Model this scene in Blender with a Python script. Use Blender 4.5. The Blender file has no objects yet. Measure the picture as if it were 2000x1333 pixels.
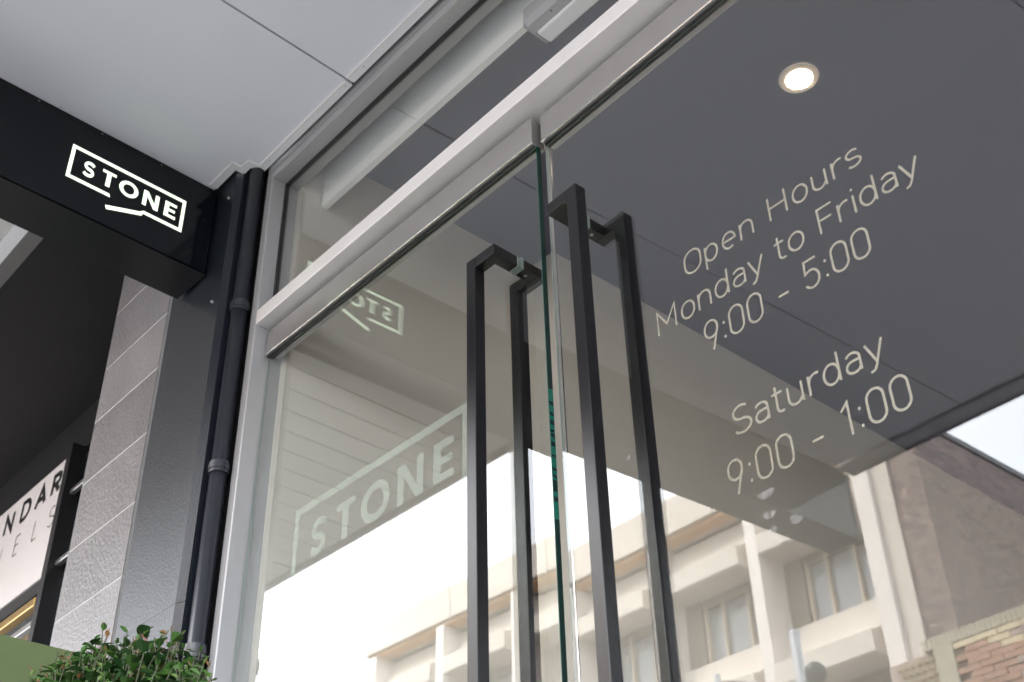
import bpy, bmesh, math, random
from mathutils import Vector, Matrix
random.seed(7)
sc = bpy.context.scene
COL = sc.collection
R = math.radians

# ------------------------------------------------------------------ camera
F_PX = 2359.16
M = ((0.6643731, -0.4461243, -0.5996512), (0.7469303, 0.3678429, 0.5538833), (-0.0265233, -0.8158828, 0.5776087))
cam = bpy.data.cameras.new('camera')
cam_o = bpy.data.objects.new('camera', cam)
COL.objects.link(cam_o)
sc.camera = cam_o
cam.sensor_width = 36
cam.lens = F_PX / 2000 * 36
cam.clip_start = 0.02
cam.clip_end = 2000
rot = Matrix([[M[i][0], -M[i][1], -M[i][2]] for i in range(3)])
cam_o.matrix_world = Matrix.Translation((0, -1.2, 1.0)) @ rot.to_4x4()
cam.dof.use_dof = True
cam.dof.focus_distance = 2.35
cam.dof.aperture_fstop = 8.0

# ------------------------------------------------------------------ world
w = bpy.data.worlds.new('World')
sc.world = w
w.use_nodes = True
wn = w.node_tree.nodes
wl = w.node_tree.links
wn.clear()
sky = wn.new('ShaderNodeTexSky')
sky.sky_type = 'NISHITA'
sky.sun_disc = False
sky.sun_elevation = R(50)
sky.sun_rotation = R(-33)
sky.air_density = 1.0
sky.dust_density = 6.0
sky.ozone_density = 0.6
# thin bright overcast veil over the blue
veil = wn.new('ShaderNodeMixRGB')
veil.inputs[0].default_value = 0.72
veil.inputs[2].default_value = (9.2, 9.5, 9.9, 1)
tc = wn.new('ShaderNodeTexCoord')
cn = wn.new('ShaderNodeTexNoise')
cn.inputs['Scale'].default_value = 1.6
cn.inputs['Detail'].default_value = 5
cr = wn.new('ShaderNodeMapRange')
cr.inputs[1].default_value = 0.3
cr.inputs[2].default_value = 0.7
cr.inputs[3].default_value = 0.70
cr.inputs[4].default_value = 0.92
bg = wn.new('ShaderNodeBackground')
bg.inputs['Strength'].default_value = 0.15
wo = wn.new('ShaderNodeOutputWorld')
wl.new(tc.outputs['Generated'], cn.inputs['Vector'])
wl.new(cn.outputs['Fac'], cr.inputs[0])
wl.new(cr.outputs[0], veil.inputs[0])
wl.new(sky.outputs[0], veil.inputs[1])
wl.new(veil.outputs[0], bg.inputs['Color'])
wl.new(bg.outputs[0], wo.inputs['Surface'])

# ------------------------------------------------------------------ sun
sun = bpy.data.lights.new('sun', 'SUN')
sun.energy = 1.6
sun.angle = R(28)
sun.color = (1.0, 0.93, 0.84)
sun_o = bpy.data.objects.new('sun', sun)
COL.objects.link(sun_o)
sd = Vector((-0.42, 0.62, 0.86)).normalized()
sun_o.rotation_euler = sd.to_track_quat('Z', 'Y').to_euler()
sun_o.location = (0, 0, 30)

sc.view_settings.view_transform = 'Standard'
sc.view_settings.look = 'None'
sc.view_settings.gamma = 1
sc.view_settings.exposure = 3.05
sc.view_settings.use_curve_mapping = False
sc.cycles.use_denoising = True
sc.cycles.max_bounces = 12
sc.cycles.diffuse_bounces = 6
sc.cycles.glossy_bounces = 6
sc.cycles.transparent_max_bounces = 24
sc.cycles.sample_clamp_indirect = 12
sc.cycles.caustics_reflective = False
sc.cycles.caustics_refractive = False

# ------------------------------------------------------------------ materials
MT = {}
def mat(name, col, rough=0.6, metal=0.0, spec=0.5, bump=None, noise=None, emit=None, coat=0.0):
    """bump=(scale,strength,distance) noise=(scale,amount) large soft albedo variation"""
    m = bpy.data.materials.new(name)
    m.use_nodes = True
    n = m.node_tree.nodes
    l = m.node_tree.links
    b = n['Principled BSDF']
    b.inputs['Base Color'].default_value = (*col, 1)
    b.inputs['Roughness'].default_value = rough
    b.inputs['Metallic'].default_value = metal
    b.inputs['Specular IOR Level'].default_value = spec
    b.inputs['Coat Weight'].default_value = coat
    t = n.new('ShaderNodeTexCoord')
    if noise:
        z = n.new('ShaderNodeTexNoise')
        z.inputs['Scale'].default_value = noise[0]
        z.inputs['Detail'].default_value = 6
        z.inputs['Roughness'].default_value = 0.65
        l.new(t.outputs['Object'], z.inputs['Vector'])
        mr = n.new('ShaderNodeMapRange')
        mr.inputs[1].default_value = 0.3
        mr.inputs[2].default_value = 0.7
        mr.inputs[3].default_value = 1 - noise[1]
        mr.inputs[4].default_value = 1 + noise[1]
        l.new(z.outputs['Fac'], mr.inputs[0])
        mm = n.new('ShaderNodeMixRGB')
        mm.blend_type = 'MULTIPLY'
        mm.inputs[0].default_value = 1
        mm.inputs[1].default_value = (*col, 1)
        l.new(mr.outputs[0], mm.inputs[2])
        l.new(mm.outputs[0], b.inputs['Base Color'])
        rr = n.new('ShaderNodeMapRange')
        rr.inputs[3].default_value = max(0.02, rough * 0.85)
        rr.inputs[4].default_value = min(1, rough * 1.15)
        l.new(z.outputs['Fac'], rr.inputs[0])
        l.new(rr.outputs[0], b.inputs['Roughness'])
    if bump:
        z = n.new('ShaderNodeTexNoise')
        z.inputs['Scale'].default_value = bump[0]
        z.inputs['Detail'].default_value = 4
        l.new(t.outputs['Object'], z.inputs['Vector'])
        bp = n.new('ShaderNodeBump')
        bp.inputs['Strength'].default_value = bump[1]
        bp.inputs['Distance'].default_value = bump[2]
        l.new(z.outputs['Fac'], bp.inputs['Height'])
        l.new(bp.outputs[0], b.inputs['Normal'])
    if emit:
        b.inputs['Emission Color'].default_value = (*emit[0], 1)
        b.inputs['Emission Strength'].default_value = emit[1]
    MT[name] = m
    return m

def glass_mat(name, tint, ior=1.52):
    m = bpy.data.materials.new(name)
    m.use_nodes = True
    n = m.node_tree.nodes
    l = m.node_tree.links
    n.clear()
    o = n.new('ShaderNodeOutputMaterial')
    tr = n.new('ShaderNodeBsdfTransparent')
    tr.inputs[0].default_value = (*tint, 1)
    gl = n.new('ShaderNodeBsdfGlossy')
    gl.inputs['Roughness'].default_value = 0.0
    gl.inputs['Color'].default_value = (1, 1, 1, 1)
    ge = n.new('ShaderNodeNewGeometry')
    mr = n.new('ShaderNodeMapRange')     # back faces: keep the outer ior
    mr.inputs[3].default_value = ior
    mr.inputs[4].default_value = 1 / ior
    l.new(ge.outputs['Backfacing'], mr.inputs[0])
    fr = n.new('ShaderNodeFresnel')
    l.new(mr.outputs[0], fr.inputs['IOR'])
    # faint unevenness of float glass
    t = n.new('ShaderNodeTexCoord')
    z = n.new('ShaderNodeTexNoise')
    z.inputs['Scale'].default_value = 1.3
    z.inputs['Detail'].default_value = 1
    l.new(t.outputs['Object'], z.inputs['Vector'])
    bp = n.new('ShaderNodeBump')
    bp.inputs['Strength'].default_value = 0.03
    bp.inputs['Distance'].default_value = 0.002
    l.new(z.outputs['Fac'], bp.inputs['Height'])
    l.new(bp.outputs[0], gl.inputs['Normal'])
    mx = n.new('ShaderNodeMixShader')
    l.new(fr.outputs[0], mx.inputs[0])
    l.new(tr.outputs[0], mx.inputs[1])
    l.new(gl.outputs[0], mx.inputs[2])
    l.new(mx.outputs[0], o.inputs['Surface'])
    MT[name] = m
    return m

glass_mat('door_glass', (0.955, 0.968, 0.958), 1.56)
glass_mat('transom_glass', (0.965, 0.972, 0.967), 1.52)
mat('soffit_paint', (0.66, 0.68, 0.745), 0.55, bump=(260, 0.03, 0.002), noise=(3, 0.02))
mat('bar_paint', (0.71, 0.695, 0.70), 0.40, metal=0.35, noise=(9, 0.03), bump=(500, 0.02, 0.0005))
mat('soffit_trim', (0.70, 0.71, 0.74), 0.5)
mat('frame_paint', (0.375, 0.378, 0.392), 0.42, metal=0.4, noise=(9, 0.035), bump=(500, 0.02, 0.0005))
mat('satin_metal', (0.40, 0.39, 0.39), 0.30, metal=0.75, noise=(14, 0.05), bump=(700, 0.02, 0.0004))
mat('chrome', (0.85, 0.83, 0.80), 0.12, metal=1.0)
mat('gasket', (0.012, 0.012, 0.013), 0.5)
mat('black_metal', (0.006, 0.0055, 0.0065), 0.25, spec=0.42, bump=(900, 0.03, 0.0004))
mat('sign_face', (0.003, 0.004, 0.0065), 0.10, spec=0.3)
mat('sign_case', (0.003, 0.0035, 0.005), 0.28, spec=0.3)
mat('logo_light', (0.8, 0.9, 0.75), 0.5, emit=((0.80, 1.0, 0.72), 0.155))
mat('sign_letter', (0.075, 0.075, 0.08), 0.3)
mat('pilaster_paint', (0.007, 0.009, 0.014), 0.33, spec=0.42, bump=(170, 0.32, 0.003), noise=(6, 0.2))
mat('pipe_paint', (0.018, 0.020, 0.027), 0.30, spec=0.55)
mat('tile', (0.125, 0.118, 0.12), 0.40, spec=0.5, bump=(95, 0.8, 0.005), noise=(7, 0.14))
mat('tile_light', (0.142, 0.135, 0.137), 0.42, spec=0.5, bump=(88, 0.65, 0.005), noise=(5, 0.16))
mat('tile_dark', (0.108, 0.101, 0.102), 0.38, spec=0.5, bump=(104, 0.75, 0.005), noise=(9, 0.16))
mat('grout', (0.42, 0.41, 0.41), 0.8)
mat('neighbour_soffit', (0.50, 0.50, 0.49), 0.6, noise=(4, 0.04))
mat('neighbour_dark', (0.010, 0.0088, 0.0098), 0.6, spec=0.15, noise=(5, 0.1))
mat('dark_frame', (0.017, 0.0165, 0.018), 0.35)
mat('grey_beam', (0.10, 0.098, 0.098), 0.6)
mat('board_white', (0.78, 0.75, 0.76), 0.35)
mat('ink_black', (0.01, 0.01, 0.01), 0.4)
mat('brass', (0.55, 0.36, 0.14), 0.3, metal=1.0)
mat('dark_glass', (0.02, 0.024, 0.03), 0.05, spec=0.8)
mat('green_panel', (0.10, 0.135, 0.052), 0.6, noise=(8, 0.12), bump=(60, 0.1, 0.002))
mat('int_wall', (0.65, 0.615, 0.57), 0.6, noise=(2, 0.03))
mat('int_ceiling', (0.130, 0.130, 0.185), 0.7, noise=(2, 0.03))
mat('int_floor', (0.30, 0.24, 0.18), 0.5, noise=(3, 0.2))
mat('pelmet', (0.90, 0.90, 0.90), 0.55)
mat('light_housing', (0.42, 0.41, 0.44), 0.45)
mat('light_diffuser', (0.92, 0.94, 0.99), 0.35)
mat('downlight_lamp', (1, 1, 1), 0.5, emit=((1.0, 0.76, 0.48), 16.0))
mat('downlight_ring', (0.85, 0.76, 0.68), 0.4)
mat('vinyl_cream', (0.30, 0.262, 0.215), 0.6)
mat('precast', (0.62, 0.56, 0.505), 0.8, noise=(0.5, 0.05))
mat('precast_fin', (0.76, 0.705, 0.67), 0.75, noise=(0.7, 0.05))
mat('wood_soffit', (0.50, 0.28, 0.12), 0.6, noise=(2, 0.15))
mat('recess_wall', (0.24, 0.20, 0.16), 0.8)
mat('office_glass', (0.28, 0.29, 0.31), 0.08, spec=0.9)
mat('mullion', (0.62, 0.52, 0.40), 0.6)
mat('white_blind', (0.75, 0.74, 0.72), 0.7)
mat('cream_brick', (0.62, 0.52, 0.36), 0.8, noise=(3, 0.15))
mat('orange_brick', (0.42, 0.25, 0.18), 0.85, noise=(5, 0.2))
mat('pink_brick', (0.38, 0.30, 0.27), 0.85, noise=(5, 0.2))
mat('tan_coping', (0.42, 0.38, 0.30), 0.85, noise=(4, 0.2))
mat('asphalt', (0.07, 0.07, 0.072), 0.85, noise=(8, 0.2), bump=(120, 0.4, 0.01))
mat('paving', (0.26, 0.25, 0.24), 0.75, noise=(4, 0.15))
mat('kerb_stone', (0.28, 0.27, 0.25), 0.8, noise=(4, 0.1))
mat('line_paint', (0.75, 0.75, 0.73), 0.6)
mat('earth', (0.10, 0.105, 0.07), 0.95, noise=(0.05, 0.3))
mat('galv', (0.42, 0.44, 0.47), 0.4, metal=0.6)
mat('render_wall', (0.42, 0.40, 0.37), 0.8, noise=(2, 0.08))
mat('canvas', (0.30, 0.24, 0.19), 0.8)
mat('leaf_green', (0.050, 0.125, 0.026), 0.32, spec=0.6, noise=(25, 0.3))
mat('leaf_dark', (0.020, 0.060, 0.016), 0.30, spec=0.6, noise=(25, 0.3))
mat('leaf_light', (0.11, 0.18, 0.045), 0.38, spec=0.5, noise=(25, 0.25))
mat('leaf_red', (0.20, 0.105, 0.045), 0.38, spec=0.5, noise=(25, 0.3))
mat('twig', (0.035, 0.042, 0.016), 0.6)
mat('shoot', (0.15, 0.045, 0.03), 0.5)
mat('pot', (0.09, 0.09, 0.095), 0.6)
mat('screw', (0.45, 0.45, 0.46), 0.4, metal=0.8)
for _nm in ('leaf_green', 'leaf_dark', 'leaf_light', 'leaf_red'):
    MT[_nm].node_tree.nodes['Principled BSDF'].inputs['Subsurface Weight'].default_value = 0.0

# rough textured brick wall of the tall building (too far to tell the bricks apart)
m = mat('far_brick', (0.30, 0.24, 0.22), 0.9)
n = m.node_tree.nodes; l = m.node_tree.links
bt = n.new('ShaderNodeTexBrick')
bt.inputs['Color1'].default_value = (0.32, 0.24, 0.21, 1)
bt.inputs['Color2'].default_value = (0.15, 0.118, 0.118, 1)
bt.inputs['Mortar'].default_value = (0.22, 0.19, 0.18, 1)
bt.inputs['Scale'].default_value = 2.4
tx = n.new('ShaderNodeTexCoord'); sx = n.new('ShaderNodeSeparateXYZ'); ad = n.new('ShaderNodeMath'); cx = n.new('ShaderNodeCombineXYZ')
l.new(tx.outputs['Object'], sx.inputs[0]); l.new(sx.outputs[0], ad.inputs[0]); l.new(sx.outputs[1], ad.inputs[1])
l.new(ad.outputs[0], cx.inputs[0]); l.new(sx.outputs[2], cx.inputs[1]); l.new(cx.outputs[0], bt.inputs['Vector'])
l.new(bt.outputs['Color'], n['Principled BSDF'].inputs['Base Color'])

def edge_glass(name, col, rough, trans):
    m = mat(name, col, rough, spec=0.8)
    b = m.node_tree.nodes['Principled BSDF']
    b.inputs['Transmission Weight'].default_value = trans
    return m
edge_glass('edge_green', (0.004, 0.10, 0.07), 0.12, 0.0)
edge_glass('edge_teal', (0.004, 0.10, 0.075), 0.2, 0.0)
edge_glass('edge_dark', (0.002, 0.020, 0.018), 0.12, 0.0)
edge_glass('edge_pale', (0.42, 0.36, 0.34), 0.25, 0.0)
edge_glass('edge_clear', (0.24, 0.29, 0.27), 0.2, 0.0)

# frosted film: partly see-through
m = bpy.data.materials.new('frosted_film'); m.use_nodes = True; MT['frosted_film'] = m
n = m.node_tree.nodes; l = m.node_tree.links; n.clear()
o_ = n.new('ShaderNodeOutputMaterial'); tr = n.new('ShaderNodeBsdfTransparent'); df = n.new('ShaderNodeBsdfDiffuse'); mx = n.new('ShaderNodeMixShader')
df.inputs[0].default_value = (0.72, 0.85, 0.78, 1); mx.inputs[0].default_value = 0.13
tr.inputs[0].default_value = (0.97, 1, 0.98, 1)
l.new(tr.outputs[0], mx.inputs[1]); l.new(df.outputs[0], mx.inputs[2]); l.new(mx.outputs[0], o_.inputs[0])
m = bpy.data.materials.new('smudge'); m.use_nodes = True; MT['smudge'] = m
n = m.node_tree.nodes; l = m.node_tree.links; n.clear()
o_ = n.new('ShaderNodeOutputMaterial'); tr = n.new('ShaderNodeBsdfTransparent'); df = n.new('ShaderNodeBsdfDiffuse'); mx = n.new('ShaderNodeMixShader')
tx = n.new('ShaderNodeTexCoord'); z = n.new('ShaderNodeTexNoise'); z.inputs['Scale'].default_value = 90
mr = n.new('ShaderNodeMapRange'); mr.inputs[1].default_value = 0.35; mr.inputs[2].default_value = 0.75; mr.inputs[3].default_value = 0.02; mr.inputs[4].default_value = 0.22
l.new(tx.outputs['Object'], z.inputs['Vector']); l.new(z.outputs['Fac'], mr.inputs[0]); l.new(mr.outputs[0], mx.inputs[0])
df.inputs[0].default_value = (0.75, 0.75, 0.75, 1)
l.new(tr.outputs[0], mx.inputs[1]); l.new(df.outputs[0], mx.inputs[2]); l.new(mx.outputs[0], o_.inputs[0])

# ------------------------------------------------------------------ builders
class MB:
    def __init__(s):
        s.v = []; s.f = []; s.m = []; s.mats = []; s.smooth = False
    def mi(s, name):
        if name is None: return 0
        if name not in s.mats: s.mats.append(name)
        return s.mats.index(name)
    def poly(s, pts, mt=None):
        i = len(s.v); s.v += [tuple(p) for p in pts]; s.f.append(tuple(range(i, i + len(pts)))); s.m.append(s.mi(mt)); return s
    def box(s, x0, x1, y0, y1, z0, z1, mt=None):
        i = len(s.v)
        s.v += [(x0,y0,z0),(x1,y0,z0),(x1,y1,z0),(x0,y1,z0),(x0,y0,z1),(x1,y0,z1),(x1,y1,z1),(x0,y1,z1)]
        for q in ((0,3,2,1),(4,5,6,7),(0,1,5,4),(1,2,6,5),(2,3,7,6),(3,0,4,7)):
            s.f.append(tuple(i + k for k in q)); s.m.append(s.mi(mt))
        return s
    def bbox(s, x0, x1, y0, y1, z0, z1, b=0.002, seg=2, mt=None):
        bm = bmesh.new()
        bmesh.ops.create_cube(bm, size=1)
        for v in bm.verts:
            v.co = ((x0+x1)/2 + v.co.x*(x1-x0), (y0+y1)/2 + v.co.y*(y1-y0), (z0+z1)/2 + v.co.z*(z1-z0))
        bmesh.ops.bevel(bm, geom=bm.edges[:], offset=b, segments=seg, profile=0.5, affect='EDGES')
        s.frombm(bm, mt); return s
    def frombm(s, bm, mt=None):
        i = len(s.v); bm.verts.ensure_lookup_table(); bm.verts.index_update()
        s.v += [tuple(v.co) for v in bm.verts]
        for f in bm.faces:
            s.f.append(tuple(i + v.index for v in f.verts)); s.m.append(s.mi(mt))
        bm.free()
    def prism(s, pts, axis, a, b, mt=None):
        """extrude a 2-D outline: axis 'x' -> pts (y,z); 'y' -> (x,z); 'z' -> (x,y)"""
        def P(p, t):
            return {'x': (t, p[0], p[1]), 'y': (p[0], t, p[1]), 'z': (p[0], p[1], t)}[axis]
        i = len(s.v); k = len(pts)
        s.v += [P(p, a) for p in pts] + [P(p, b) for p in pts]
        s.f.append(tuple(i + j for j in range(k))); s.m.append(s.mi(mt))
        s.f.append(tuple(i + k + j for j in reversed(range(k)))); s.m.append(s.mi(mt))
        for j in range(k):
            s.f.append((i + j, i + k + j, i + k + (j+1) % k, i + (j+1) % k)); s.m.append(s.mi(mt))
        return s
    def tube(s, p0, p1, r0, r1=None, n=16, mt=None, caps=True):
        r1 = r0 if r1 is None else r1
        p0 = Vector(p0); p1 = Vector(p1); d = (p1 - p0).normalized()
        a = d.orthogonal().normalized(); b = d.cross(a); i = len(s.v)
        for p, r in ((p0, r0), (p1, r1)):
            for k in range(n):
                t = 2*math.pi*k/n; s.v.append(tuple(p + a*r*math.cos(t) + b*r*math.sin(t)))
        for k in range(n):
            s.f.append((i+k, i+(k+1) % n, i+n+(k+1) % n, i+n+k)); s.m.append(s.mi(mt))
        if caps:
            s.f.append(tuple(i+k for k in reversed(range(n)))); s.m.append(s.mi(mt))
            s.f.append(tuple(i+n+k for k in range(n))); s.m.append(s.mi(mt))
        return s
    def ribbon(s, pts, wd, fn, mt=None, closed=False, off=0.0):
        """flat stroke; fn maps (x, y, off) to 3-D"""
        P = []
        for p in pts:
            if not P or (Vector(p) - P[-1]).length > 1e-7: P.append(Vector(p))
        if closed and (P[0] - P[-1]).length < 1e-7: P.pop()
        n = len(P); L = []; Rr = []
        for k in range(n):
            a = P[(k-1) % n] if (closed or k > 0) else None
            b = P[(k+1) % n] if (closed or k < n-1) else None
            d1 = (P[k]-a).normalized() if a is not None else None
            d2 = (b-P[k]).normalized() if b is not None else None
            if d1 is None: nn = Vector((-d2.y, d2.x)); h = 1
            elif d2 is None: nn = Vector((-d1.y, d1.x)); h = 1
            else:
                nn = Vector((-(d1.y+d2.y), d1.x+d2.x))
                if nn.length < 1e-6: nn = Vector((-d1.y, d1.x))
                nn.normalize(); h = 1/max(0.38, nn.dot(Vector((-d2.y, d2.x))))
            L.append(P[k] + nn*wd/2*h); Rr.append(P[k] - nn*wd/2*h)
        i = len(s.v)
        s.v += [tuple(fn(p.x, p.y, off)) for p in L] + [tuple(fn(p.x, p.y, off)) for p in Rr]
        for k in range(n if closed else n-1):
            j = (k+1) % n
            s.f.append((i+k, i+n+k, i+n+j, i+j)); s.m.append(s.mi(mt))
        return s

WM = {}
def finish(o, parent, label, cat, group, kind):
    if parent is not None: o.parent = parent
    if label: o['label'] = label
    if cat: o['category'] = cat
    if group: o['group'] = group
    if kind: o['kind'] = kind
def make(name, mb, mt, parent=None, label=None, cat=None, group=None, kind=None, local=False, smooth=False, origin=None):
    """mesh given in world coordinates unless local=True; stored relative to its parent / origin"""
    me = bpy.data.meshes.new(name)
    vs = mb.v
    o = bpy.data.objects.new(name, me)
    if parent is not None and not local:
        inv = WM[parent.name].inverted(); vs = [tuple(inv @ Vector(v)) for v in vs]
    W = WM[parent.name] if parent is not None else Matrix.Identity(4)
    if origin is not None:
        og = Vector(origin)
        if parent is not None and not local: og = WM[parent.name].inverted() @ og
        vs = [tuple(Vector(v) - og) for v in vs]; o.location = og
        W = W @ Matrix.Translation(og)
    me.from_pydata(vs, [], mb.f)
    names = mb.mats or [mt]
    for nm in names: me.materials.append(MT[nm])
    if mb.mats: me.polygons.foreach_set('material_index', mb.m)
    if smooth: me.polygons.foreach_set('use_smooth', [True]*len(me.polygons))
    me.update()
    COL.objects.link(o)
    WM[o.name] = W
    finish(o, parent, label, cat, group, kind)
    return o
def thing(name, label, cat, loc=(0,0,0), rot=None, group=None, parent=None):
    o = bpy.data.objects.new(name, None)
    COL.objects.link(o)
    o.location = loc
    Mx = Matrix.Translation(loc)
    if rot is not None:
        o.rotation_euler = rot
        from mathutils import Euler
        Mx = Mx @ Euler(rot).to_matrix().to_4x4()
    WM[o.name] = Mx if parent is None else WM[parent.name] @ Mx
    finish(o, parent, label, cat, group, None)
    return o
def share(src, name, parent, loc, label=None, group=None, rot=None, scale=None):
    c = src.copy(); c.name = name; COL.objects.link(c); c.parent = parent; c.location = loc
    if rot is not None: c.rotation_euler = rot
    if scale is not None: c.scale = scale
    for k in ('label', 'group', 'category'):
        if k in c.keys(): del c[k]
    if label: c['label'] = label
    if group: c['group'] = group
    return c

# ------------------------------------------------------------------ stroke font (cap height 1)
def arc(cx, cy, rx, ry, a0, a1, n=14):
    return [(cx + rx*math.cos(R(a0 + (a1-a0)*k/n)), cy + ry*math.sin(R(a0 + (a1-a0)*k/n))) for k in range(n+1)]
def oval(x0, x1, y0, y1, r):
    h = (y1 - y0)
    return arc((x0+x1)/2, y1-r, (x1-x0)/2, r, 180, 0) + arc((x0+x1)/2, y0+r, (x1-x0)/2, r, 0, -180)
GL = {}   # glyph: (advance, [(points, closed), ...])
def G(c, adv, *st): GL[c] = (adv, st)
G('O', .80, (oval(.08, .72, 0, 1, .36), True))
G('0', .72, (oval(.08, .60, 0, 1, .27), True))
G('p', .66, ([(.08, .70), (.08, -.28)], False), (arc(.31, .35, .235, .35, 178, -178, 22), False))
G('e', .66, ([(.08, .36), (.56, .36)] + arc(.32, .36, .24, .345, 0, 300, 20), False))
G('n', .66, ([(.08, 0), (.08, .70)], False), ([(.10, .45)] + arc(.31, .46, .22, .24, 165, 0, 10) + [(.53, 0)], False))
G('H', .86, ([(.1, 0), (.1, 1)], False), ([(.70, 0), (.70, 1)], False), ([(.1, .52), (.70, .52)], False))
G('o', .66, (oval(.07, .56, 0, .70, .32), True))
G('u', .66, ([(.08, .70), (.08, .24)] + arc(.29, .24, .21, .24, 180, 345, 10), False), ([(.53, .70), (.53, 0)], False))
G('r', .46, ([(.08, 0), (.08, .70)], False), ([(.10, .44)] + arc(.34, .44, .25, .25, 160, 72, 7), False))
G('s', .58, (arc(.28, .52, .20, .175, 35, 245, 10) + arc(.28, .175, .22, .175, 85, -145, 12), False))
G('M', 1.0, ([(.1, 0), (.1, 1), (.46, .32), (.82, 1), (.82, 0)], False))
G('d', .68, ([(.55, 1.02), (.55, 0)], False), (arc(.31, .35, .235, .35, 5, 355, 22), False))
G('a', .62, (arc(.28, .48, .21, .21, 150, 10, 8) + [(.49, 0)], False), ([(.49, .41), (.27, .41)] + arc(.25, .21, .18, .20, 90, 270, 10) + arc(.29, .21, .2, .20, -90, -10, 5), False))
G('y', .60, ([(.04, .70), (.29, .02)], False), ([(.54, .70), (.27, -.10), (.20, -.24), (.08, -.28)], False))
G('t', .44, ([(.16, .94), (.16, .16)] + arc(.30, .16, .14, .15, 180, 300, 6), False), ([(.02, .70), (.36, .70)], False))
G('F', .66, ([(.1, 0), (.1, 1), (.58, 1)], False), ([(.1, .52), (.52, .52)], False))
G('i', .24, ([(.12, 0), (.12, .70)], False), ([(.12, .90), (.12, .99)], False))
G('S', .74, ([*arc(.36, .74, .27, .25, 40, 255, 12)] + arc(.36, .25, .30, .25, 80, -150, 14), False))
G('9', .70, ([(.565, .62), (.33, -.10)], False), (oval(.07, .57, .38, 1, .28), True))
G(':', .28, ([(.13, .08), (.13, .17)], False), ([(.13, .60), (.13, .69)], False))
G('-', .56, ([(.08, .36), (.46, .36)], False))
G('5', .70, ([(.55, 1), (.13, 1), (.11, .56)] + arc(.31, .32, .26, .31, 115, -150, 16), False))
G('1', .52, ([(.10, .78), (.33, 1), (.33, 0)], False))
G(' ', .42)
G('|', .35, ([(.15, -.05), (.15, 1.05)], False))
G('R', .78, ([(.1, 0), (.1, 1), (.36, 1)] + arc(.36, .74, .24, .26, 90, -90, 10) + [(.12, .48)], False), ([(.34, .47), (.62, 0)], False))
G('E', .68, ([(.56, 1), (.1, 1), (.1, 0), (.56, 0)], False), ([(.1, .52), (.50, .52)], False))
G('A', .86, ([(.06, 0), (.40, 1), (.74, 0)], False), ([(.18, .33), (.62, .33)], False))
G('L', .62, ([(.1, 1), (.1, 0), (.54, 0)], False))
G('T', .68, ([(.34, 0), (.34, 1)], False), ([(.04, 1), (.64, 1)], False))
G('I', .26, ([(.12, 0), (.12, 1)], False))
G('N', .86, ([(.1, 0), (.1, 1), (.70, 0), (.70, 1)], False))
G('G', .86, (arc(.43, .5, .34, .5, 45, 325, 22) + [(.75, .46), (.45, .46)], False))
G('D', .84, ([(.1, 0), (.1, 1), (.34, 1)] + arc(.34, .5, .38, .5, 90, -90, 14) + [(.1, 0)], False))
G('W', 1.1, ([(.04, 1), (.28, 0), (.52, .9), (.76, 0), (1.0, 1)], False))

def text(s, x0, x1, ybase, cap, wd, fn, mt, parent, name='letter', local=False, wide=1.0):
    """lay the string between x0 and x1 (in fn's plane units), one part per character"""
    wf = lambda c: wide if c.isalpha() else 1.0
    tot = sum(GL[c][0]*wf(c) for c in s)
    spc = (x1 - x0 - tot*cap) / max(1, len(s) - 1)
    x = x0
    for c in s:
        adv, st = GL[c]
        if st:
            mb = MB()
            for k, (pts, cl) in enumerate(st):
                mb.ribbon([(x + px*cap*wf(c), ybase + py*cap) for px, py in pts], wd, fn, closed=cl, off=k)
            make(name, mb, mt, parent, local=local)
        x += adv*cap*wf(c) + spc

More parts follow.
